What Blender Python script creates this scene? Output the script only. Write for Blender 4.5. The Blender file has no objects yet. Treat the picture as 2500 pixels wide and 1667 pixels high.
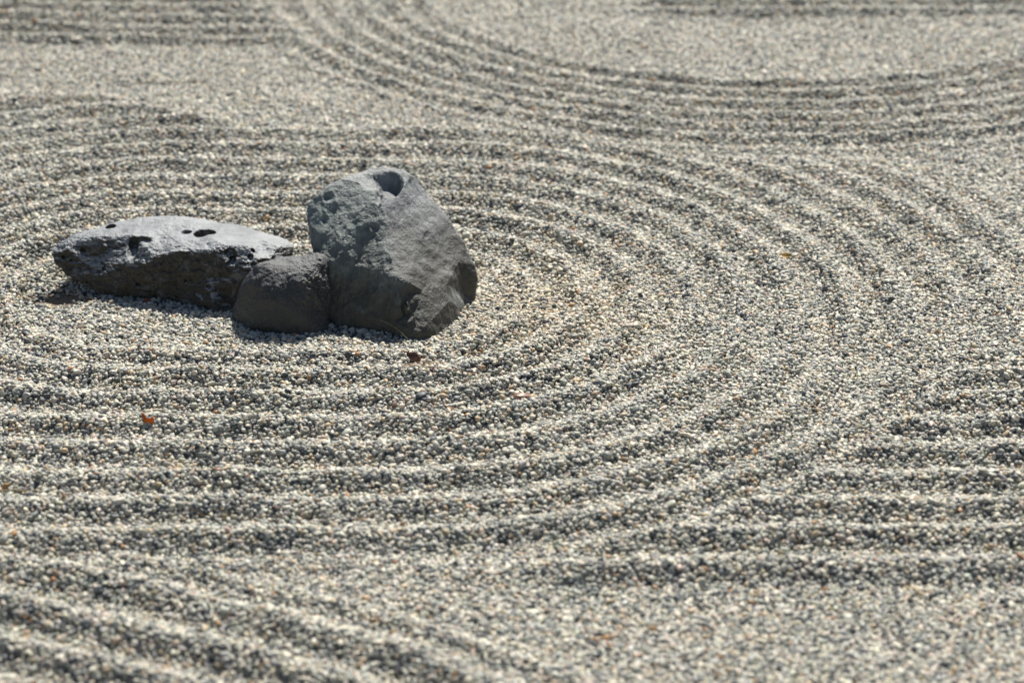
import bpy, math
import numpy as np
from mathutils import Vector, Matrix
from mathutils.geometry import delaunay_2d_cdt

SC = bpy.context.scene
COL = SC.collection
R = math.radians

# ------------------------------------------------------------------ camera
PITCH = R(24.3); DIST = 4.7; LENS = 85.0
CAM_Y = -DIST * math.cos(PITCH); CAM_Z = DIST * math.sin(PITCH)
cam_data = bpy.data.cameras.new('camera'); cam = bpy.data.objects.new('camera', cam_data)
COL.objects.link(cam); SC.camera = cam
cam.location = (0, CAM_Y, CAM_Z); cam.rotation_euler = (R(90) - PITCH, 0, 0)
cam_data.lens = LENS; cam_data.sensor_width = 36.0; cam_data.sensor_fit = 'HORIZONTAL'
cam_data.clip_start = 0.05; cam_data.clip_end = 3000
cam_data.dof.use_dof = True; cam_data.dof.focus_distance = 4.66; cam_data.dof.aperture_fstop = 2.6
cam_data.dof.aperture_blades = 9

# ------------------------------------------------------------------ sky and sun
SUN_EL = R(50); SUN_AZ = R(14)            # sun stands behind the rocks, a little to the right (azimuth from +Y towards +X)
w = bpy.data.worlds.new('World'); SC.world = w; w.use_nodes = True
nt = w.node_tree; nt.nodes.clear()
sky = nt.nodes.new('ShaderNodeTexSky'); sky.sky_type = 'NISHITA'; sky.sun_disc = False
sky.sun_elevation = SUN_EL; sky.sun_rotation = SUN_AZ
bg = nt.nodes.new('ShaderNodeBackground'); bg.inputs['Strength'].default_value = 0.05
wo = nt.nodes.new('ShaderNodeOutputWorld')
nt.links.new(sky.outputs[0], bg.inputs[0]); nt.links.new(bg.outputs[0], wo.inputs[0])
sd = bpy.data.lights.new('sun', 'SUN'); sd.energy = 5.0; sd.angle = R(0.53); sd.color = (1.0, 0.965, 0.88)
sun = bpy.data.objects.new('sun', sd); COL.objects.link(sun); sun.location = (2, 6, 8)
to_sun = Vector((math.cos(SUN_EL) * math.sin(SUN_AZ), math.cos(SUN_EL) * math.cos(SUN_AZ), math.sin(SUN_EL)))
sun.rotation_euler = to_sun.to_track_quat('Z', 'Y').to_euler()
SC.view_settings.view_transform = 'Standard'; SC.view_settings.look = 'None'
SC.view_settings.gamma = 1.0; SC.view_settings.exposure = 0.5
SC.render.engine = 'CYCLES'
SC.cycles.use_denoising = True
SC.cycles.max_bounces = 5; SC.cycles.diffuse_bounces = 3

# ------------------------------------------------------------------ survey: a sight line of the camera met with a distance plane or the ground
FPX = LENS / 36.0 * 2500
def ray(u, v):
    a = (u - 1250) / FPX; b = (833.5 - v) / FPX
    return np.array([a, math.cos(PITCH) + b * math.sin(PITCH), -math.sin(PITCH) + b * math.cos(PITCH)])
def at(u, v, y):
    d = ray(u, v); t = (y - CAM_Y) / d[1]
    return np.array([d[0] * t, y, CAM_Z + d[2] * t])
def onground(u, v, z=0.0):
    d = ray(u, v); t = (z - CAM_Z) / d[2]
    return np.array([d[0] * t, CAM_Y + d[1] * t, z])

# ------------------------------------------------------------------ noise
_perm = np.random.RandomState(5).permutation(4096).astype(np.int64)
_perm = np.concatenate([_perm, _perm, _perm])
_grad = np.random.RandomState(6).normal(size=(4096, 3)); _grad /= np.linalg.norm(_grad, axis=1)[:, None]
def noise(p):
    p = np.asarray(p, float); i = np.floor(p).astype(np.int64); f = p - i; i &= 1023
    u = f * f * f * (f * (f * 6 - 15) + 10)
    out = 0
    for dx in (0, 1):
        wx = u[:, 0] if dx else 1 - u[:, 0]
        a = _perm[(i[:, 0] + dx) & 1023]
        for dy in (0, 1):
            wy = u[:, 1] if dy else 1 - u[:, 1]
            b = _perm[(a + i[:, 1] + dy) & 4095]
            for dz in (0, 1):
                wz = u[:, 2] if dz else 1 - u[:, 2]
                g = _grad[_perm[(b + i[:, 2] + dz) & 4095]]
                out = out + wx * wy * wz * (g[:, 0] * (f[:, 0] - dx) + g[:, 1] * (f[:, 1] - dy) + g[:, 2] * (f[:, 2] - dz))
    return out * 1.6
def fbm(p, oct=4, gain=.5, ridged=False):
    s = 0; a = 1.0
    for k in range(oct):
        n = noise(p * (2.03 ** k) + 17.3 * k)
        s = s + a * ((1 - 2 * np.abs(n)) if ridged else n); a *= gain
    return s
def n2(x, y, f, s=0.0):
    return noise(np.stack([x * f + s, y * f - s * .7, np.full_like(x, .37 + s)], 1))
def sstep(a, b, x):
    t = np.clip((x - a) / (b - a), 0, 1); return t * t * (3 - 2 * t)

# ------------------------------------------------------------------ raked relief of the gravel
PITCH_R = 0.105
def crest(t, sharp=1.3):
    return (0.5 + 0.5 * np.cos(2 * math.pi * t)) ** sharp
SAND_C = onground(150, 722)
def relief(x, y):
    x = np.asarray(x, float); y = np.asarray(y, float)
    wob = 0.014 * n2(x, y, 1.7, 3.1) + 0.006 * n2(x, y, 5.0, 8.8) + .0025 * n2(x, y, 15.0, 5.2)
    amp = 0.0215 * (1 + .28 * n2(x, y, 2.6, 1.7) + .28 * n2(x, y, 10.0, 4.4))
    # rings round the three rocks: offsets of a short line through them
    cx = np.clip(x, -0.75, -0.22)
    r = np.hypot(x - cx, y - 0.19)
    side = sstep(-.32, .12, y)
    rback = 1.03 + .35 * sstep(.45, 1.15, np.abs(x + .1))
    rout = 1.05 * (1 - side) + rback * side
    rout = np.where((x > .3) & (y < .5), np.maximum(rout, 1.05 + .3 * sstep(-.3, .0, y)), rout)
    mA = sstep(.19, .30, r) * (1 - sstep(rout - .02, rout + .06, r + wob * 1.5))
    mA = mA * (1 - .2 * sstep(.5, 1.0, y))
    A = crest((r + wob - .155) / PITCH_R) * mA
    # straight rake lines that meet the rings to the right
    mS = sstep(1.04, 1.09, r) * sstep(-.15, .1, x) * sstep(-.97, -.94, y) * (1 - sstep(-.12, .0, y))
    mS2 = sstep(1.08, 1.16, r) * (1 - sstep(-1.05, -.95, x)) * sstep(-.86, -.82, y) * (1 - sstep(-.2, -.05, y))
    S = crest((.19 - y + wob - .155) / PITCH_R) * np.maximum(mS, mS2)
    # rings of the next island, beyond to the right
    rb = np.hypot(x - .70, y - 2.55) + wob * .8
    mB = sstep(.92, .98, rb) * (1 - sstep(1.44, 1.50, rb))
    mB = mB * sstep(1.0, 1.25, y + .6 * np.clip(-x - .2, 0, 1) * 0 + .12)
    B = crest((rb - .985) / .083) * mB
    # far straight lines
    mT = (1 - sstep(-.62, -.45, x + .45 * (y - 1.9))) * sstep(1.88, 1.95, y + wob)
    T = crest((y + wob + .04 * x) / .095) * mT
    mC = sstep(.2, .5, x) * sstep(2.10, 2.16, y - .12 * (x - 1.0) ** 2 + wob)
    Cc = crest((y + wob) / .1) * mC * (1 - sstep(.9, 1.0, rb) * 0)
    # rings of an island in front on the left
    rd = np.hypot(x + 1.60, y + 3.62) + wob
    mD = 1.2 * (1 - sstep(2.90, 2.96, rd)) * (1 - sstep(-.90, -.80, y + .0 * x))
    Dd = crest((rd - 2.84) / .112) * mD
    A = A * (1 - sstep(.3, 1.0, mB * (y > 1.0)))
    h = amp * (np.maximum.reduce([A, S, B * .70, T * .9, Cc * .8, Dd]))
    h = h + .004 * n2(x, y, 4.0, 9.1) + .0026 * n2(x, y, 13.0, 2.2) + .0016 * n2(x, y, 29.0, 6.2)
    h = h - .008 * np.exp(-(((x - SAND_C[0]) / .09) ** 2 + ((y - SAND_C[1]) / .07) ** 2))
    return h
def relief1(x, y):
    return float(relief(np.array([x]), np.array([y]))[0])

# ------------------------------------------------------------------ materials
def new_mat(name):
    m = bpy.data.materials.new(name); m.use_nodes = True
    n = m.node_tree; b = n.nodes['Principled BSDF']
    return m, n, b
def ramp(n, stops, interp='LINEAR'):
    r = n.nodes.new('ShaderNodeValToRGB'); e = r.color_ramp; e.interpolation = interp
    while len(e.elements) < len(stops): e.elements.new(.5)
    for el, (p, c) in zip(e.elements, stops):
        el.position = p; el.color = (*c, 1) if len(c) == 3 else c
    return r
def tex_noise(n, scale, detail=6, rough=.6, vec=None, dist=0.0):
    t = n.nodes.new('ShaderNodeTexNoise'); t.inputs['Scale'].default_value = scale
    t.inputs['Detail'].default_value = detail; t.inputs['Roughness'].default_value = rough
    t.inputs['Distortion'].default_value = dist
    if vec is not None: n.links.new(vec, t.inputs['Vector'])
    return t
def mixc(n, fac, a, b, mode='MIX'):
    m = n.nodes.new('ShaderNodeMix'); m.data_type = 'RGBA'; m.blend_type = mode
    for sock, val in ((m.inputs[0], fac), (m.inputs[6], a), (m.inputs[7], b)):
        if hasattr(val, 'is_output'): n.links.new(val, sock)
        elif isinstance(val, tuple): sock.default_value = (*val, 1)
        else: sock.default_value = val
    return m.outputs[2]

def pebble_material():
    m, n, b = new_mat('gravel_pebble')
    a = n.nodes.new('ShaderNodeAttribute'); a.attribute_type = 'INSTANCER'; a.attribute_name = 'tint'
    tc = n.nodes.new('ShaderNodeTexCoord')
    oi = n.nodes.new('ShaderNodeObjectInfo')
    ad = n.nodes.new('ShaderNodeVectorMath'); ad.operation = 'ADD'
    sc = n.nodes.new('ShaderNodeVectorMath'); sc.operation = 'SCALE'; sc.inputs['Scale'].default_value = 60
    cmb = n.nodes.new('ShaderNodeCombineXYZ')
    for i in range(3): n.links.new(oi.outputs['Random'], cmb.inputs[i])
    n.links.new(cmb.outputs[0], sc.inputs[0]); n.links.new(tc.outputs['Object'], ad.inputs[0]); n.links.new(sc.outputs[0], ad.inputs[1])
    t = tex_noise(n, 1.6, 3, .6, ad.outputs[0])
    r = ramp(n, [(.3, (.72, .72, .72)), (.7, (1.15, 1.14, 1.1))]); n.links.new(t.outputs[0], r.inputs[0])
    n.links.new(mixc(n, 1.0, a.outputs['Color'], r.outputs[0], 'MULTIPLY'), b.inputs['Base Color'])
    b.inputs['Roughness'].default_value = .5; b.inputs['Specular IOR Level'].default_value = .4
    return m

def ground_material():
    m, n, b = new_mat('gravel_bed')
    tc = n.nodes.new('ShaderNodeTexCoord')
    v = n.nodes.new('ShaderNodeTexVoronoi'); v.inputs['Scale'].default_value = 130
    n.links.new(tc.outputs['Object'], v.inputs['Vector'])
    r = ramp(n, [(0, (.10, .105, .11)), (.25, (.22, .22, .21)), (.5, (.33, .325, .30)), (.75, (.45, .42, .36)), (1, (.50, .46, .40))])
    sep = n.nodes.new('ShaderNodeSeparateColor'); n.links.new(v.outputs['Color'], sep.inputs[0]); n.links.new(sep.outputs[0], r.inputs[0])
    g = n.nodes.new('ShaderNodeVectorMath'); g.operation = 'DISTANCE'
    g.inputs[1].default_value = (SAND_C[0], SAND_C[1], 0); n.links.new(tc.outputs['Object'], g.inputs[0])
    mr = n.nodes.new('ShaderNodeMapRange'); mr.inputs[1].default_value = .10; mr.inputs[2].default_value = .22
    mr.inputs[3].default_value = 1; mr.inputs[4].default_value = 0
    n.links.new(g.outputs['Value'], mr.inputs[0])
    sn = tex_noise(n, 900, 3, .7, tc.outputs['Object'])
    sr = ramp(n, [(.3, (.14, .10, .065)), (.7, (.30, .235, .165))]); n.links.new(sn.outputs[0], sr.inputs[0])
    n.links.new(mixc(n, mr.outputs[0], r.outputs[0], sr.outputs[0]), b.inputs['Base Color'])
    bp = n.nodes.new('ShaderNodeBump'); bp.inputs['Strength'].default_value = .9; bp.inputs['Distance'].default_value = .004
    inv = n.nodes.new('ShaderNodeMath'); inv.operation = 'SUBTRACT'; inv.inputs[0].default_value = 1; n.links.new(v.outputs['Distance'], inv.inputs[1])
    n.links.new(inv.outputs[0], bp.inputs['Height']); n.links.new(bp.outputs[0], b.inputs['Normal'])
    b.inputs['Roughness'].default_value = .9
    return m

def rock_material(name, base, dark, light, stain_shade, stain_shade_amt, fine, pits, streak=None, gloss=.5, face=None, con=.85):
    m, n, b = new_mat(name)
    tc = n.nodes.new('ShaderNodeTexCoord'); vec = tc.outputs['Object']
    if streak:
        mp = n.nodes.new('ShaderNodeMapping'); mp.inputs['Scale'].default_value = streak
        n.links.new(vec, mp.inputs['Vector']); svec = mp.outputs[0]
    else: svec = vec
    big = tex_noise(n, 9, 8, .65, vec, .4)
    r1 = ramp(n, [(.32, dark), (.5, base), (.68, light)]); n.links.new(big.outputs[0], r1.inputs[0])
    mid = tex_noise(n, 60, 8, .75, svec, .6)
    r2 = ramp(n, [(.3, (.55, .55, .56)), (.5, (1, 1, 1)), (.72, (1.5, 1.49, 1.45))]); n.links.new(mid.outputs[0], r2.inputs[0])
    c = mixc(n, con, r1.outputs[0], r2.outputs[0], 'MULTIPLY')
    spk = tex_noise(n, 420, 2, .5, vec)
    r4 = ramp(n, [(.36, (.6, .6, .6)), (.5, (1, 1, 1)), (.66, (1.55, 1.5, 1.4))]); n.links.new(spk.outputs[0], r4.inputs[0])
    c = mixc(n, con * .7, c, r4.outputs[0], 'MULTIPLY')
    at_ = n.nodes.new('ShaderNodeAttribute'); at_.attribute_name = 'stain_shade'  # brown side colour together with shade painted on front-facing sides
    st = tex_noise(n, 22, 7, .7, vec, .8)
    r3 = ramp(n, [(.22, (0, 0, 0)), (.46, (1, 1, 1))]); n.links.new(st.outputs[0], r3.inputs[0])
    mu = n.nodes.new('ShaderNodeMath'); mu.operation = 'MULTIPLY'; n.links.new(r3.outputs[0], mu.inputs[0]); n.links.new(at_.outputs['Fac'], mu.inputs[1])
    mu2 = n.nodes.new('ShaderNodeMath'); mu2.operation = 'MULTIPLY'; mu2.inputs[1].default_value = stain_shade_amt; n.links.new(mu.outputs[0], mu2.inputs[0])
    c = mixc(n, mu2.outputs[0], c, stain_shade)
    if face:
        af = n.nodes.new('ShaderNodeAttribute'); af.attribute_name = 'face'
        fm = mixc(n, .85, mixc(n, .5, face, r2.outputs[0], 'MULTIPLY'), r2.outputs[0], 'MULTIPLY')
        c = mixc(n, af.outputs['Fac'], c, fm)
        c = mixc(n, mu2.outputs[0], c, stain_shade)
    n.links.new(c, b.inputs['Base Color'])
    b.inputs['Roughness'].default_value = gloss; b.inputs['Specular IOR Level'].default_value = .6
    f1 = tex_noise(n, 70, 10, .72, svec, .5)
    f2 = tex_noise(n, 300, 4, .6, vec)
    ad = n.nodes.new('ShaderNodeMath'); ad.operation = 'MULTIPLY_ADD'; ad.inputs[1].default_value = .35
    n.links.new(f2.outputs[0], ad.inputs[0]); n.links.new(f1.outputs[0], ad.inputs[2])
    last = ad.outputs[0]
    if pits:
        vo = n.nodes.new('ShaderNodeTexVoronoi'); vo.inputs['Scale'].default_value = 75; n.links.new(vec, vo.inputs['Vector'])
        pr = ramp(n, [(.10, (0, 0, 0)), (.28, (1, 1, 1))]); n.links.new(vo.outputs['Distance'], pr.inputs[0])
        pm = tex_noise(n, 16, 3, .6, vec)
        pmr = ramp(n, [(.5, (1, 1, 1)), (.62, (0, 0, 0))]); n.links.new(pm.outputs[0], pmr.inputs[0])
        mx = n.nodes.new('ShaderNodeMath'); mx.operation = 'MAXIMUM'; n.links.new(pr.outputs[0], mx.inputs[0]); n.links.new(pmr.outputs[0], mx.inputs[1])
        a2 = n.nodes.new('ShaderNodeMath'); a2.operation = 'MULTIPLY_ADD'; a2.inputs[1].default_value = pits
        n.links.new(mx.outputs[0], a2.inputs[0]); n.links.new(last, a2.inputs[2]); last = a2.outputs[0]
    bp = n.nodes.new('ShaderNodeBump'); bp.inputs['Strength'].default_value = fine; bp.inputs['Distance'].default_value = .006
    n.links.new(last, bp.inputs['Height']); n.links.new(bp.outputs[0], b.inputs['Normal'])
    return m

def plain_material(name, c1, c2, scale, rough=.6, trans=0.0):
    m, n, b = new_mat(name)
    tc = n.nodes.new('ShaderNodeTexCoord')
    t = tex_noise(n, scale, 5, .65, tc.outputs['Object'])
    r = ramp(n, [(.3, c1), (.7, c2)]); n.links.new(t.outputs[0], r.inputs[0])
    n.links.new(r.outputs[0], b.inputs['Base Color']); b.inputs['Roughness'].default_value = rough
    if trans:
        tr = n.nodes.new('ShaderNodeBsdfTranslucent'); n.links.new(r.outputs[0], tr.inputs[0])
        mx = n.nodes.new('ShaderNodeMixShader'); mx.inputs[0].default_value = trans
        out = n.nodes['Material Output']
        n.links.new(b.outputs[0], mx.inputs[1]); n.links.new(tr.outputs[0], mx.inputs[2]); n.links.new(mx.outputs[0], out.inputs[0])
    return m

def mesh_object(name, verts, faces, mat, loc=(0, 0, 0), smooth=True, parent=None):
    me = bpy.data.meshes.new(name)
    v = np.asarray(verts, float) - np.asarray(loc, float)
    f = faces.tolist() if hasattr(faces, 'tolist') else faces
    me.from_pydata(v.tolist(), [], f); me.materials.append(mat)
    if smooth: me.polygons.foreach_set('use_smooth', np.ones(len(me.polygons), bool))
    me.update()
    o = bpy.data.objects.new(name, me); COL.objects.link(o); o.location = loc
    if parent: o.parent = parent
    return o
def tag(o, label, cat, group=None):
    o['label'] = label; o['category'] = cat
    if group: o['group'] = group
    return o

# ------------------------------------------------------------------ ground sheet
def axis(a, b, step, far):
    mid = np.arange(a, b + step / 2, step)
    ext = []; s = step; p = 0
    while p < far: s *= 1.35; p += s; ext.append(p)
    ext = np.array(ext)
    return np.concatenate([a - ext[::-1], mid, b + ext])
gx = axis(-2.2, 2.2, .015, 300); gy = axis(-1.8, 3.3, .015, 300)
X, Y = np.meshgrid(gx, gy)
Z = relief(X.ravel(), Y.ravel()) - .004
fade = np.clip(np.maximum(np.abs(X.ravel()) - 3, np.abs(Y.ravel() - .7) - 3.5) / 2, 0, 1)
Z = Z * (1 - fade)
nx, ny = len(gx), len(gy)
ii = np.arange(nx * ny).reshape(ny, nx)
quads = np.stack([ii[:-1, :-1], ii[:-1, 1:], ii[1:, 1:], ii[1:, :-1]], -1).reshape(-1, 4)
ground = mesh_object('ground', np.stack([X.ravel(), Y.ravel(), Z], 1), quads, ground_material())
ground['kind'] = 'structure'

# ------------------------------------------------------------------ rocks
def subdivide(v, f, lam):
    e = np.sort(np.concatenate([f[:, [0, 1]], f[:, [1, 2]], f[:, [2, 0]]]), 1)
    ue, inv = np.unique(e, axis=0, return_inverse=True); inv = inv.ravel()
    mid = v[ue].mean(1); n = len(v); k = len(f)
    a, b, c = inv[:k] + n, inv[k:2 * k] + n, inv[2 * k:] + n
    nf = np.concatenate([np.stack([f[:, 0], a, c], 1), np.stack([a, f[:, 1], b], 1), np.stack([c, b, f[:, 2]], 1), np.stack([a, b, c], 1)])
    nv = np.concatenate([v, mid])
    return relax(nv, nf, lam), nf
def relax(v, f, lam):
    if lam <= 0: return v
    e = np.concatenate([f[:, [0, 1]], f[:, [1, 2]], f[:, [2, 0]]])
    s = np.zeros_like(v); c = np.zeros(len(v))
    for k in range(3): s[:, k] = np.bincount(e[:, 0], v[e[:, 1], k], len(v))
    c = np.bincount(e[:, 0], minlength=len(v))[:, None]
    return v + lam * (s / np.maximum(c, 1) - v)
def normals(v, f):
    fn = np.cross(v[f[:, 1]] - v[f[:, 0]], v[f[:, 2]] - v[f[:, 0]])
    n = np.zeros_like(v)
    for k in range(3):
        for j in range(3): n[:, k] += np.bincount(f[:, j], fn[:, k], len(v))
    return n / np.maximum(np.linalg.norm(n, axis=1), 1e-12)[:, None]
def shell(outline, front, back, lams):
    no = len(outline)
    allp = [at(*p) for p in outline]; faces = []
    for inner, flip in ((front, False), (back, True)):
        base = len(allp)
        uv = [Vector((p[0], -p[1])) for p in list(outline) + list(inner)]
        vo, _, fo, orig, _, _ = delaunay_2d_cdt(uv, [(i, (i + 1) % no) for i in range(no)], [], 1, 1e-5)
        idx = []
        for k, o in enumerate(orig):
            o = o[0]; idx.append(o if o < no else base + o - no)
        allp += [at(*p) for p in inner]
        for fc in fo:
            q = [idx[i] for i in fc]
            a, b, c = (Vector((*( (list(outline) + list(inner))[i][:2]),)) for i in [orig[fc[0]][0], orig[fc[1]][0], orig[fc[2]][0]])
            faces.append(q[::-1] if flip else q)
    v = np.array(allp); f = np.array(faces)
    for l in lams: v, f = subdivide(v, f, l)
    n = normals(v, f)
    c = v.mean(0)
    if (n * (v - c)).sum() < 0: f = f[:, ::-1]
    return v, f
def carve(v, cpt, radii, depth, direction, hard=.55, only=None):
    q = np.sqrt((((v - cpt) / np.array(radii)) ** 2).sum(1))
    d = np.array(direction, float); d /= np.linalg.norm(d)
    return v + (1 - sstep(hard, 1.0, q))[:, None] * depth * d

def surf(v, u_, v_):
    """the point of the rock's near side met by a sight line"""
    d = v - np.array([0, CAM_Y, CAM_Z]); fw = d @ np.array([0, math.cos(PITCH), -math.sin(PITCH)])
    pu = 1250 + FPX * d[:, 0] / fw; pv = 833.5 - FPX * (d @ np.array([0, math.sin(PITCH), math.cos(PITCH)])) / fw
    k = np.where(np.hypot(pu - u_, pv - v_) < 5)[0]
    if not len(k): k = np.argsort(np.hypot(pu - u_, pv - v_))[:3]
    return v[k[np.argmin(fw[k])]].copy()
def finish_rock(name, v, f, mat, stain_shade, label, face=None):
    base = np.array([v[:, 0].mean(), v[:, 1].mean(), 0.0])
    o = mesh_object(name, v, f, mat, base)
    a = o.data.attributes.new('stain_shade', 'FLOAT', 'POINT'); a.data.foreach_set('value', np.clip(stain_shade, 0, 1).astype(np.float32))
    if face is not None:
        a = o.data.attributes.new('face', 'FLOAT', 'POINT'); a.data.foreach_set('value', np.clip(face, 0, 1).astype(np.float32))
    return tag(o, label, 'rock')

# --- tall rock
OUT = [(938,406,.315),(978,411,.315),(1014,433,.312),(1040,464,.308),(1062,492,.30),(1101,538,.28),(1139,593,.25),(1163,648,.224),(1171,682,.216),
       (1166,735,.20),(1162,785,.20),(1118,832,.13),(1078,868,.02),(1017,880,0),(929,858,.045),(834,842,.07),(775,812,.10),
       (766,740,.105),(763,640,.125),(757,590,.178),(750,551,.205),(747,515,.230),(755,493,.242),(788,461,.258),(832,435,.268),(874,422,.29),(905,409,.31)]
FR = [(922,478,.217),(938,521,.186),(947,563,.157),(952,620,.112),(967,674,.072),(973,716,.050),(995,752,.034),(1020,812,.004),
      (1017,833,0),(929,811,.044),(834,799,.068),(1072,824,.018),(1102,794,.072),(1134,760,.150),
      (1090,695,.120),(1062,655,.147),(1120,640,.198),(1040,560,.212),(1000,500,.240),(1085,570,.240),(1010,620,.140),(1030,710,.074),(1000,690,.066),(1052,785,.027),(1012,762,.036),(1096,738,.086),
      (880,447,.250),(850,470,.236),(985,458,.262),(1000,432,.295),(820,490,.222),(880,520,.188),(820,560,.170),(795,640,.122),(815,720,.100),(870,650,.110),(900,720,.074),(880,775,.056),(960,785,.030),
      (915,532,.180),(905,562,.160),(860,578,.154),(938,588,.140),(898,598,.141),(930,606,.127),(850,612,.131),(1132,720,.186),(785,520,.212),(785,570,.176)]
BK = [(950,560,.44),(1060,650,.40),(850,600,.40),(950,720,.44),(850,740,.36),(1080,745,.36),(900,480,.38),(1000,500,.40)]
v, f = shell(OUT, FR, BK, [.08, .10, .13, .12, .1, .1])
n = normals(v, f)
v = v + n * (.0030 * fbm(v * 16, 3, .5))[:, None]
c1, c2, c3 = surf(v, 952, 443), surf(v, 908, 436), surf(v, 926, 472)
v = carve(v, c1, (.033, .044, .036), .027, (0, .15, -1), .4)
v = carve(v, c2, (.026, .040, .030), .012, (.3, .3, -1), .25)
v = carve(v, c3, (.010, .030, .020), .011, (0, .6, -1), .2)
v = carve(v, surf(v, 910, 562), (.026, .03, .020), .006, (0, 1, .3), .3)
v = carve(v, surf(v, 990, 738), (.008, .03, .030), .0035, (-.3, 1, 0), .2)
v = carve(v, surf(v, 790, 535), (.012, .02, .012), .006, (.3, 1, 0), .2)
v = carve(v, surf(v, 800, 480), (.016, .02, .012), .005, (.3, 1, -.3), .2)
v = carve(v, surf(v, 1048, 571), (.010, .02, .008), .0025, (-.5, .5, -.5), .3)
n = normals(v, f)
leftface = sstep(.1, -.25, n[:, 0] * 1 + .05 * noise(v * 9))
rg = fbm(v * np.array([27, 27, 9]) + 3.3, 4, .55, True)
v = v + n * (leftface * (.0008 + .0014 * sstep(.16, .10, v[:, 2])) * rg + leftface * .0030 * fbm(v * np.array([15, 15, 9]) + 8, 2, .5) + .0009 * fbm(v * 60, 4, .6) + (.0010 + .0015 * leftface) * np.minimum(0, fbm(v * 24 + 7, 3, .5)))[:, None]
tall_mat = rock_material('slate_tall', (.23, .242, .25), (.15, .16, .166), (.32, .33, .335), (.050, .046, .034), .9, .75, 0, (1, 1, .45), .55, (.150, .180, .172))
st = sstep(.21, .06, v[:, 2] + .06 * noise(v * 8)) * sstep(0, -.4, n[:, 1]) * 1.0 + np.exp(-(((v - at(905, 558, .094)) / .03) ** 2).sum(1))  # low front faces painted brownish dark to deepen their shade
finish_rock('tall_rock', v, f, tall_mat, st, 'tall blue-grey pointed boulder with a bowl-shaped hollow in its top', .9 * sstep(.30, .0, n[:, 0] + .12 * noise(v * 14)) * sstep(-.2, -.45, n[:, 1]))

# --- small rock in front
OUT = [(629,637,.105),(683,624,.135),(736,617,.145),(767,613,.145),(792,619,.14),(806,639,.13),(813,669,.12),(821,698,.11),(819,723,.10),(813,759,.09),(812,800,.08),(812,835,.08),
       (790,862,.03),(736,868,.018),(665,862,.03),(594,850,.05),(560,825,.11),(561,776,.113),(567,750,.113),(575,719,.11),(584,692,.105),(600,669,.10),(615,650,.10)]
FR = [(629,657,.092),(670,656,.086),(712,656,.084),(760,648,.094),(786,640,.105),(735,684,.060),(775,674,.078),(800,700,.088),(762,712,.054),(800,755,.068),(785,790,.045),
      (790,817,.034),(736,823,.02),(665,817,.032),(594,809,.05),(568,788,.105),(680,740,.036),(640,760,.036),(730,760,.030),(600,692,.080),(590,755,.076),(640,700,.058),(620,790,.042),(700,688,.058)]
BK = [(680,680,.23),(750,680,.24),(780,760,.2),(680,770,.25),(600,770,.19)]
v, f = shell(OUT, FR, BK, [.3, .28, .2, .14, .1, .1])
n = normals(v, f)
v = v + n * (.0028 * fbm(v * 22, 4, .55))[:, None]
chip = np.exp(-(((v - at(785, 690, .085)) / np.array([.035, .05, .04])) ** 2).sum(1))
n = normals(v, f)
v = v + n * (.0006 * fbm(v * 90, 4, .6) + chip * .0048 * fbm(v * 38 + 5, 4, .6, True) - .005 * chip)[:, None]
small_mat = rock_material('slate_small', (.056, .059, .064), (.042, .044, .047), (.082, .086, .092), (.032, .031, .027), .85, .55, 0, None, .55)
finish_rock('small_rock', v, f, small_mat, sstep(-.35, -.7, n[:, 1] + .1 * noise(v * 20)) * sstep(.75, .5, n[:, 2]), 'small rounded dark grey rock squeezed between the long rock and the tall rock')  # shade of the front face painted in as a darker colour

# --- long flat rock
OUT = [(121,622,.285),(140,590,.31),(181,566,.33),(233,550,.355),(294,534,.385),(346,526,.395),(417,523,.40),(493,527,.395),(533,537,.385),(570,543,.375),(631,559,.35),(680,574,.32),(709,587,.30),(719,602,.28),(716,625,.26),
       (705,660,.24),(690,720,.22),(640,800,.16),(530,815,.13),(470,800,.16),(400,785,.20),(320,770,.215),(272,745,.222),(258,722,.228),(226,706,.236),(181,685,.252),(155,672,.265),(136,645,.28)]
FR = [(240,577,.296),(298,579,.282),(326,574,.282),(185,584,.302),(160,612,.286),(308,602,.270),(296,645,.236),(318,636,.226),(337,588,.256),(354,604,.238),(349,643,.210),(374,625,.214),(414,616,.213),(472,609,.206),(518,609,.197),(548,598,.204),(600,601,.206),(628,632,.178),
      (400,560,.315),(480,560,.308),(560,570,.285),(640,585,.265),(430,590,.250),(530,590,.225),(680,605,.230),(660,630,.190),
      (250,620,.276),(212,640,.266),(180,650,.268),(240,680,.240),(300,690,.214),(350,690,.204),(420,670,.198),(500,660,.184),(560,650,.174),(600,690,.150),(310,726,.214),(386,732,.204),(430,736,.192),(478,747,.170),(524,766,.134),(567,756,.150),(590,625,.184)]
BK = [(200,625,.36),(300,600,.44),(420,600,.46),(540,610,.45),(640,640,.40),(300,680,.36),(420,700,.38),(560,720,.34),(250,650,.35)]
v, f = shell(OUT, FR, BK, [.15, .16, .16, .12, .1, .1])
n = normals(v, f)
v = v + n * ((.0022 + .0026 * sstep(.1, -.4, n[:, 1])) * fbm(v * np.array([13, 18, 26]), 4, .5))[:, None]
v = carve(v, surf(v, 499, 563), (.025, .024, .030), .030, (.1, .35, -1), .55)
v = carve(v, surf(v, 455, 561), (.014, .012, .02), .010, (.1, .35, -1), .3)
v = carve(v, surf(v, 270, 548), (.013, .014, .03), .016, (0, .3, -1), .45)
v = carve(v, surf(v, 619, 607), (.006, .008, .008), .012, (0, 1, -.6), .4)
v = carve(v, surf(v, 322, 600), (.016, .034, .030), .018, (.2, .8, -.6), .3)
v = carve(v, surf(v, 345, 578), (.030, .016, .02), .011, (.1, .6, -1), .25)
v = carve(v, surf(v, 560, 618), (.016, .020, .016), .012, (0, 1, .1), .3)
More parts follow.
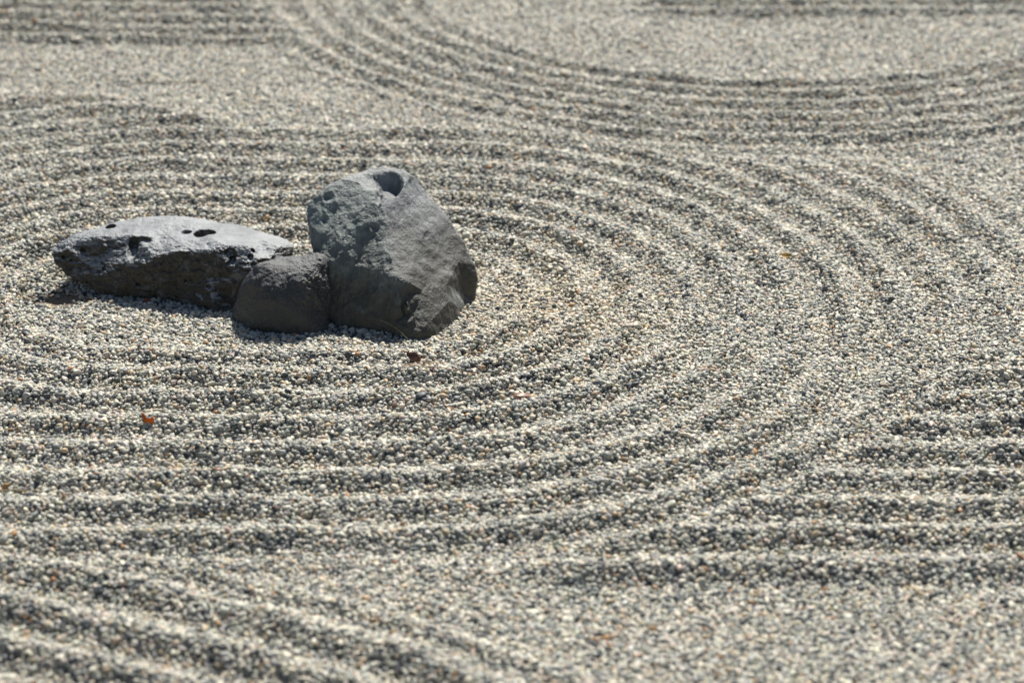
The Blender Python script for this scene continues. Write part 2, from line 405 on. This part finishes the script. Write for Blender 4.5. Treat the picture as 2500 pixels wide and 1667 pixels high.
for k, (u_, v_, y_, s_) in enumerate([(150,628,.27,.007),(185,632,.25,.006),(170,640,.255,.006),(198,612,.262,.008),(565,632,.15,.010),(556,640,.148,.006),(610,625,.16,.008),(690,603,.22,.003),(698,607,.22,.003),(505,700,.145,.006),(450,690,.152,.006),(335,700,.195,.007),(250,655,.23,.006)]):
    v = carve(v, surf(v, u_, v_), (s_, s_ * 1.8, s_), s_ * 1.2, (0, 1, -.25), .3)
n = normals(v, f)
front = sstep(.1, -.4, n[:, 1])
v = v + n * ((.0006 + .0006 * front) * fbm(v * 70, 4, .6) + front * .0035 * np.minimum(0, fbm(v * 36 + 4, 4, .6)) + front * .0016 * fbm(v * 50 + 9, 3, .6, True))[:, None]
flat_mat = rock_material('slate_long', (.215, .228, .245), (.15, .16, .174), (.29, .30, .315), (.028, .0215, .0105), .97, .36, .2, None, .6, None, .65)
st = sstep(.15, -.25, n[:, 1]) * sstep(.75, .45, n[:, 2] + .1 * noise(v * 30)) * 1.3 + .03  # brown mineral side, with the front's shade painted into the same colour
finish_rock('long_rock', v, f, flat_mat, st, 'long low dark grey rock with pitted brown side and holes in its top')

# ------------------------------------------------------------------ gravel
def scatter():
    rs = np.random.RandomState(11)
    P, S, T = [], [], []
    for layer, pitch in ((0, .0062), (1, .0060), (2, .0100)):
        xs = np.arange(-2.15, 2.15, pitch); ys = np.arange(-1.62, 3.0, pitch)
        x, y = np.meshgrid(xs, ys); x = x.ravel(); y = y.ravel()
        x = x + rs.uniform(-.5, .5, len(x)) * pitch; y = y + rs.uniform(-.5, .5, len(x)) * pitch
        half = .34 + (y - CAM_Y) * .2118 + .25                       # a strip wider than what the lens takes in
        k = np.abs(x) < half
        x, y = x[k], y[k]
        if layer == 2: k = rs.rand(len(x)) < .55; x, y = x[k], y[k]
        sand = np.exp(-(((x - SAND_C[0]) / .075) ** 2 + ((y - SAND_C[1]) / .05) ** 2))
        k = rs.rand(len(x)) > sand * 1.15; x, y = x[k], y[k]
        s = (.0029 + .0011 * np.abs(rs.normal(size=len(x)))) if layer < 2 else (.0040 + .0013 * np.abs(rs.normal(size=len(x))))
        s = np.minimum(s, .0085)
        z = relief(x, y) + (-.0045 if layer == 0 else 0) + rs.uniform(-.0016, .0020, len(x)) + (s - .004) * .3
        P.append(np.stack([x, y, z], 1)); S.append(s)
    P = np.concatenate(P); S = np.concatenate(S); N = len(P)
    pal = np.array([(.65,.60,.495),(.53,.512,.445),(.41,.405,.37),(.28,.284,.268),(.25,.262,.218),(.072,.082,.09),(.49,.385,.26),(.40,.23,.11),(.50,.40,.33),(.138,.147,.152)])
    wts = np.array([.21,.22,.16,.12,.06,.09,.06,.006,.03,.05]); wts /= wts.sum()
    c = pal[rs.choice(len(pal), N, p=wts)]
    c = c * rs.uniform(.82, 1.15, N)[:, None] * (1 + rs.normal(size=(N, 3)) * .025)
    patch = np.exp(-(((P[:, 0] - .08) / .22) ** 2 + ((P[:, 1] - .16) / .22) ** 2))
    c = c * (1 + patch[:, None] * np.array([.12, .05, -.04]))
    rot = np.stack([rs.normal(0, .45, N), rs.normal(0, .45, N), rs.uniform(0, 6.283, N)], 1)
    scl = S[:, None] * np.stack([rs.uniform(1.0, 1.45, N), rs.uniform(.8, 1.1, N), rs.uniform(.55, .9, N)], 1)
    return P, rot, scl, np.clip(c, .01, .9), rs.randint(0, 8, N)

def make_gravel():
    P, rot, scl, c, idx = scatter()
    N = len(P); print('pebbles', N)
    me = bpy.data.meshes.new('gravel'); me.vertices.add(N); me.vertices.foreach_set('co', P.astype(np.float32).ravel())
    for nm, ty, arr in (('rot', 'FLOAT_VECTOR', rot), ('scl', 'FLOAT_VECTOR', scl)):
        a = me.attributes.new(nm, ty, 'POINT'); a.data.foreach_set('vector', arr.astype(np.float32).ravel())
    a = me.attributes.new('tint', 'FLOAT_COLOR', 'POINT'); a.data.foreach_set('color', np.concatenate([c, np.ones((N, 1))], 1).astype(np.float32).ravel())
    a = me.attributes.new('pick', 'INT', 'POINT'); a.data.foreach_set('value', idx.astype(np.int32))
    mat = pebble_material(); me.materials.append(mat)
    o = bpy.data.objects.new('gravel', me); COL.objects.link(o); o['kind'] = 'stuff'
    tag(o, 'raked grey and cream pea gravel covering the ground around the rocks', 'gravel')
    g = bpy.data.node_groups.new('gravel_scatter', 'GeometryNodeTree')
    g.interface.new_socket('Geometry', in_out='INPUT', socket_type='NodeSocketGeometry')
    g.interface.new_socket('Geometry', in_out='OUTPUT', socket_type='NodeSocketGeometry')
    N_ = g.nodes.new; L = g.links.new
    gi = N_('NodeGroupInput'); go = N_('NodeGroupOutput')
    g2i = N_('GeometryNodeGeometryToInstance')
    for k in range(8):
        ic = N_('GeometryNodeMeshIcoSphere'); ic.inputs['Radius'].default_value = 1.0; ic.inputs['Subdivisions'].default_value = 3 if k % 2 else 2
        sp = N_('GeometryNodeSetPosition')
        nz = N_('ShaderNodeTexNoise'); nz.noise_dimensions = '4D'; nz.inputs['W'].default_value = 3.7 * k; nz.inputs['Scale'].default_value = .75; nz.inputs['Detail'].default_value = 1.0
        pos = N_('GeometryNodeInputPosition'); L(pos.outputs[0], nz.inputs['Vector'])
        sub = N_('ShaderNodeVectorMath'); sub.operation = 'SUBTRACT'; sub.inputs[1].default_value = (.5, .5, .5); L(nz.outputs['Color'], sub.inputs[0])
        sc = N_('ShaderNodeVectorMath'); sc.operation = 'SCALE'; sc.inputs['Scale'].default_value = 1.35; L(sub.outputs[0], sc.inputs[0])
        L(ic.outputs['Mesh'], sp.inputs['Geometry']); L(sc.outputs[0], sp.inputs['Offset'])
        sm = N_('GeometryNodeSetShadeSmooth'); L(sp.outputs[0], sm.inputs['Geometry'])
        ms = N_('GeometryNodeSetMaterial'); ms.inputs['Material'].default_value = mat; L(sm.outputs[0], ms.inputs['Geometry'])
        L(ms.outputs[0], g2i.inputs[0])
    iop = N_('GeometryNodeInstanceOnPoints'); iop.inputs['Pick Instance'].default_value = True
    L(gi.outputs[0], iop.inputs['Points']); L(g2i.outputs[0], iop.inputs['Instance'])
    def named(nm, ty):
        a = N_('GeometryNodeInputNamedAttribute'); a.data_type = ty; a.inputs['Name'].default_value = nm; return a.outputs[0]
    L(named('pick', 'INT'), iop.inputs['Instance Index'])
    e2r = N_('FunctionNodeEulerToRotation'); L(named('rot', 'FLOAT_VECTOR'), e2r.inputs[0]); L(e2r.outputs[0], iop.inputs['Rotation'])
    L(named('scl', 'FLOAT_VECTOR'), iop.inputs['Scale'])
    L(iop.outputs[0], go.inputs[0])
    md = o.modifiers.new('scatter', 'NODES'); md.node_group = g
    return o
make_gravel()

# ------------------------------------------------------------------ fallen leaves, needles and odd stones
def place_frame(u, v_, lift=.004):
    p = onground(u, v_); p = onground(u, v_, relief1(p[0], p[1]))
    return np.array([p[0], p[1], relief1(p[0], p[1]) + lift])
def orient(yaw, pitch, roll):
    return Matrix.Rotation(yaw, 4, 'Z') @ Matrix.Rotation(pitch, 4, 'X') @ Matrix.Rotation(roll, 4, 'Z')
def sheet(name, grid, mat, loc, rot, thick=.0003):
    """closed thin solid from a grid of points (rows x cols x 3)"""
    h_, w_, _ = grid.shape; flat = grid.reshape(-1, 3)
    nrm = np.zeros_like(grid)
    du = np.gradient(grid, axis=1); dv = np.gradient(grid, axis=0); nrm = np.cross(du, dv); nrm /= np.maximum(np.linalg.norm(nrm, axis=2, keepdims=True), 1e-9)
    top = flat + nrm.reshape(-1, 3) * thick / 2; bot = flat - nrm.reshape(-1, 3) * thick / 2
    k = len(flat); id_ = np.arange(k).reshape(h_, w_); faces = []
    for i in range(h_ - 1):
        for j in range(w_ - 1):
            q = [id_[i, j], id_[i, j + 1], id_[i + 1, j + 1], id_[i + 1, j]]
            faces.append([int(a) for a in q]); faces.append([int(a) + k for a in q[::-1]])
    rim = list(id_[0, :]) + list(id_[1:, -1]) + list(id_[-1, -2::-1]) + list(id_[-2:0:-1, 0])
    for a, b in zip(rim, rim[1:] + rim[:1]): faces.append([int(b), int(a), int(a) + k, int(b) + k])
    V = np.concatenate([top, bot])
    Mx = np.array(rot.to_3x3()); V = V @ Mx.T
    o = mesh_object(name, V + loc, faces, mat, loc)
    return o
def leaf_grid(L, W, curl, fold, tip=1.0, rows=14, cols=9):
    g = np.zeros((rows, cols, 3))
    for i in range(rows):
        t = i / (rows - 1)
        w_ = W * .5 * (math.sin(math.pi * min(1, t ** .8 * .97 + .015)) ** .75)
        for j in range(cols):
            s_ = j / (cols - 1) * 2 - 1
            g[i, j] = (s_ * w_, (t - .5) * L, fold * abs(s_) * w_ + curl * L * (4 * (t - .5) ** 2) + .06 * W * math.sin(5 * t + 3 * s_))
    return g
brown = plain_material('leaf_brown', (.12, .055, .035), (.20, .10, .07), 60, .5, .15)
pink = plain_material('leaf_pink', (.30, .17, .12), (.42, .27, .21), 60, .4, .2)
orange = plain_material('leaf_orange', (.58, .16, .015), (.72, .26, .03), 90, .5, .5)
yellow = plain_material('leaf_yellow', (.45, .28, .06), (.58, .38, .12), 60, .5, .25)
rust = plain_material('leaf_rust', (.22, .05, .02), (.34, .10, .04), 80, .55, .2)
straw = plain_material('straw', (.38, .27, .15), (.55, .43, .28), 200, .6)
redstraw = plain_material('needle_red', (.34, .16, .08), (.48, .28, .16), 200, .5)
greystick = plain_material('stick_grey', (.10, .10, .095), (.20, .19, .18), 150, .8)
greenstraw = plain_material('stem_green', (.17, .17, .08), (.27, .26, .14), 150, .6)

def leaf(u, v_, L, W, curl, fold, yaw, pitch, roll, mat, label, lift=.006, group=None):
    p = place_frame(u, v_, lift)
    o = sheet('fallen_leaf', leaf_grid(L, W, curl, fold), mat, p, orient(R(yaw), R(pitch), R(roll)))
    mr = leaf_grid(L, W, curl, fold)[:, 4]
    tube('midrib', [(np.array(orient(R(yaw), R(pitch), R(roll)).to_3x3()) @ (q + np.array([0, 0, .0003]))) for q in mr], .0004, mat, None, o)
    return tag(o, label, 'leaf', group)
def tube(name, pts, rad, mat, loc, parent=None, sides=6, taper=True):
    pts = np.array(pts); k = len(pts); V = []; F = []
    tg = np.gradient(pts, axis=0)
    for i in range(k):
        t = tg[i] / max(np.linalg.norm(tg[i]), 1e-9); a = np.cross(t, (0, 0, 1.0)); a /= max(np.linalg.norm(a), 1e-9); b = np.cross(t, a)
        r_ = rad * (1 - .75 * (i / (k - 1)) ** 3 if taper else 1)
        for j in range(sides):
            an = 2 * math.pi * j / sides; V.append(pts[i] + r_ * (math.cos(an) * a + math.sin(an) * b))
    for i in range(k - 1):
        for j in range(sides): F.append([i * sides + j, i * sides + (j + 1) % sides, (i + 1) * sides + (j + 1) % sides, (i + 1) * sides + j])
    F.append(list(range(sides))[::-1]); F.append([(k - 1) * sides + j for j in range(sides)])
    return mesh_object(name, V, F, mat, loc if loc is not None else (0, 0, 0), True, parent)

leaf(1010, 876, .030, .018, .02, .12, 0, 58, 64, brown, 'reddish brown oval leaf propped on the gravel in front of the tall rock', .011)
leaf(1277, 958, .046, .020, .14, -.5, 5, 38, 82, pink, 'curled pinkish tan leaf lying on a gravel ridge', .006)
leaf(1910, 636, .036, .015, .16, .4, 0, 34, 98, yellow, 'curled yellow ochre leaf lying on the raked rings', .006)
leaf(357, 741, .022, .010, .1, .3, 0, 40, 110, rust, 'small rusty leaf lying in the shade at the foot of the long rock', .004)

# torn orange piece, standing on edge
torn = [(-.44, -.22), (-.08, -.5), (.44, -.52), (.52, -.05), (.40, .24), (.12, .0), (-.16, .06), (-.36, .58), (-.5, .52), (-.5, .1)]
def torn_piece(u, v_, size, yaw, pitch, mat, label, lift, poly=torn, jitter=0, group=None, seed=0):
    rs = np.random.RandomState(seed)
    p = place_frame(u, v_, lift); rot = np.array(orient(R(yaw), R(pitch), 0).to_3x3())
    P2 = np.array(poly) * size * (1 + jitter * rs.normal(size=(len(poly), 1)))
    k = len(P2)
    def z(q): return .25 * (q[0] ** 2) / size - .12 * q[1] ** 2 / size
    c = P2.mean(0) - np.array([0, .1 * size])
    ring2 = c + (P2 - c) * .5
    allq = np.concatenate([P2, ring2, [c]])
    V = [np.array([q[0], q[1], z(q)]) for q in allq]; V = V + [a + np.array([0, 0, -.0004]) for a in V]
    m_ = 2 * k + 1; F = []
    for i in range(k):
        j = (i + 1) % k
        F += [[i, j, k + j, k + i], [k + i, k + j, 2 * k], [m_ + j, m_ + i, m_ + k + i, m_ + k + j], [m_ + k + j, m_ + k + i, m_ + 2 * k], [j, i, m_ + i, m_ + j]]
    o = mesh_object('leaf_fragment', np.array(V) @ rot.T + p, F, mat, p)
    return tag(o, label, 'leaf fragment', group)
torn_piece(363, 1035, .020, 8, 68, orange, 'bright orange torn leaf piece standing on edge with a notched top', .009)
far_group = 'dark red leaf scraps on the diagonal far rings'
bits = [(797, 120, rust, 'dark red leaf scrap on the diagonal far rings behind the tall rock', far_group),
        (925, 118, rust, 'dark red leaf scrap on the diagonal far rings behind the tall rock', far_group),
        (1160, 168, orange, 'orange leaf scrap on the far rings beside the smooth gravel', None),
        (358, 222, rust, 'dark red leaf scrap on the smooth gravel wedge behind the long rock', None),
        (300, 364, orange, 'orange leaf scrap just below the large pale stone', None),
        (213, 476, orange, 'orange leaf scrap on the rings right behind the long rock', None),
        (1828, 536, orange, 'orange leaf scrap one ring out from the curled yellow leaf', None),
        (1283, 518, rust, 'dark red leaf scrap on the rings to the right of the tall rock', None),
        (1490, 1578, orange, 'orange leaf scrap lying on the smooth unraked gravel', None),
        (1105, 985, orange, 'orange leaf scrap on the ridge next to the curled pinkish leaf', None),
        (672, 1240, rust, 'dark red leaf scrap on the outer straight ridge before the rocks', None),
        (2190, 395, rust, 'dark red leaf scrap on the strip between the two sets of rings', None)]
for k, (u_, v_, m_, lab, grp) in enumerate(bits):
    torn_piece(u_, v_, .010 + .003 * ((k * 37) % 5) / 5, k * 47, 25 + (k * 29) % 35, m_, lab, .005, jitter=.12, group=grp, seed=k)

def straw_path(a, b, arch, n=14, bend=0.0, za=.004, zb=.004):
    A = place_frame(*a, 0.0); B = place_frame(*b, 0.0); d = B - A; side = np.array([-d[1], d[0], 0])
    pts = []
    for i in range(n):
        t = i / (n - 1); p = A + d * t + side * bend * math.sin(math.pi * t)
        gz = relief1(p[0], p[1]); lin = A[2] + za + (B[2] + zb - A[2] - za) * t
        p[2] = max(gz + .005, lin) + arch * math.sin(math.pi * t)
        pts.append(p)
    return np.array(pts)
def needle(a, b, rad, mat, label, arch=.003, bend=.03, za=.005, zb=.005, name='pine_needle', cat='pine needle', group=None):
    p = straw_path(a, b, arch, bend=bend, za=za, zb=zb)
    return tag(tube(name, p, rad, mat, p[0]), label, cat, group)
def needle_pair(base, tips, rad, mat, label, bends):
    p0 = place_frame(*base, .006)
    e = bpy.data.objects.new('pine_needle_pair', None); COL.objects.link(e); e.location = p0; e.empty_display_size = .02
    for k, t in enumerate(tips):
        p = straw_path(base, t, .004 + .003 * k, bend=bends[k])
        tube('needle', p - p0, rad, mat, None, e)
    p = straw_path(base, tips[0], .004, bend=bends[0])[:3]
    d = p[1] - p[0]
    tube('sheath', [p[0] - p0 - d * .5, p[0] - p0, p[0] - p0 + d * .6], rad * 1.7, mat, None, e)
    return tag(e, label, 'pine needles')
needle_pair((985, 912), [(1082, 891), (1203, 911)], .0007, redstraw, 'forked reddish pine needle pair in front of the tall rock', (.03, -.03))
needle_pair((1797, 1066), [(1893, 1026), (1900, 1034)], .0007, straw, 'pale straw coloured pine needle pair lying across the raked rings', (.02, .05))
needle((927, 815), (1003, 842), .0007, greenstraw, 'thin greenish stem leaning on the foot of the tall rock', .006, .03, .030, .004, 'grass_stem', 'stem')
needle((577, 812), (583, 800), .0006, straw, 'short pale needle leaning upright on the small rock', .002, .1, .004, .022)
needle((1466, 843), (1530, 785), .0006, straw, 'single pale needle to the right of the tall rock')
needle((250, 936), (352, 934), .0006, straw, 'thin pale needle crossing a ridge in front of the long rock')
needle((293, 926), (304, 902), .0006, straw, 'short pale needle pointing at the long rock', .004)
needle((0, 1190), (92, 1203), .0007, straw, 'yellowish needle lying along the straight front ridges')
needle((2333, 266), (2394, 259), .0016, greystick, 'grey stick lying on the far rings', .004, .02, name='stick', cat='stick')
needle((2412, 188), (2484, 178), .0015, redstraw, 'reddish twig on the innermost far ring', .004, .03, name='twig', cat='twig')
needle((1407, 181), (1411, 199), .0009, straw, 'pale straw tip sticking up among the far rings', .01, .1, .02, .004, 'straw', 'straw')
needle((2199, 1013), (2231, 968), .0006, straw, 'fine needle where the rings meet the straight rows')
needle((361, 748), (404, 770), .0006, greystick, 'dark needle in the shade of the long rock')

def stone(u, v_, size, sc_, col, label, seed):
    p = place_frame(u, v_, size * .35)
    t = (1 + 5 ** .5) / 2
    V = np.array([(-1,t,0),(1,t,0),(-1,-t,0),(1,-t,0),(0,-1,t),(0,1,t),(0,-1,-t),(0,1,-t),(t,0,-1),(t,0,1),(-t,0,-1),(-t,0,1)]); V /= np.linalg.norm(V[0])
    Fc = np.array([(0,11,5),(0,5,1),(0,1,7),(0,7,10),(0,10,11),(1,5,9),(5,11,4),(11,10,2),(10,7,6),(7,1,8),(3,9,4),(3,4,2),(3,2,6),(3,6,8),(3,8,9),(4,9,5),(2,4,11),(6,2,10),(8,6,7),(9,8,1)])
    for _ in range(3):
        V, Fc = subdivide(V, Fc, 0); V /= np.linalg.norm(V, axis=1)[:, None]
    V = V * (1 + .35 * noise(V * 1.1 + seed * 5.1) + .05 * noise(V * 4 + seed))[:, None] * np.array(sc_) * size
    m_ = plain_material('stone_' + str(seed), tuple(c * .8 for c in col), tuple(c * 1.15 for c in col), 120, .55)
    o = mesh_object('loose_stone', V + p, Fc, m_, p)
    return tag(o, label, 'stone')
stone(342, 341, .0085, (1.2, .9, .75), (.60, .58, .50), 'large pale stone lying on the rings behind the long rock', 1)
stone(1127, 1150, .0075, (1.1, .9, .8), (.10, .105, .12), 'dark slate stone on a front ridge below the tall rock', 2)
stone(2386, 912, .0065, (1.1, 1, .8), (.66, .63, .55), 'rounded white stone among the straight rows', 3)
stone(1250, 945, .0055, (1.2, .9, .7), (.64, .58, .46), 'cream stone beside the curled pinkish leaf', 4)
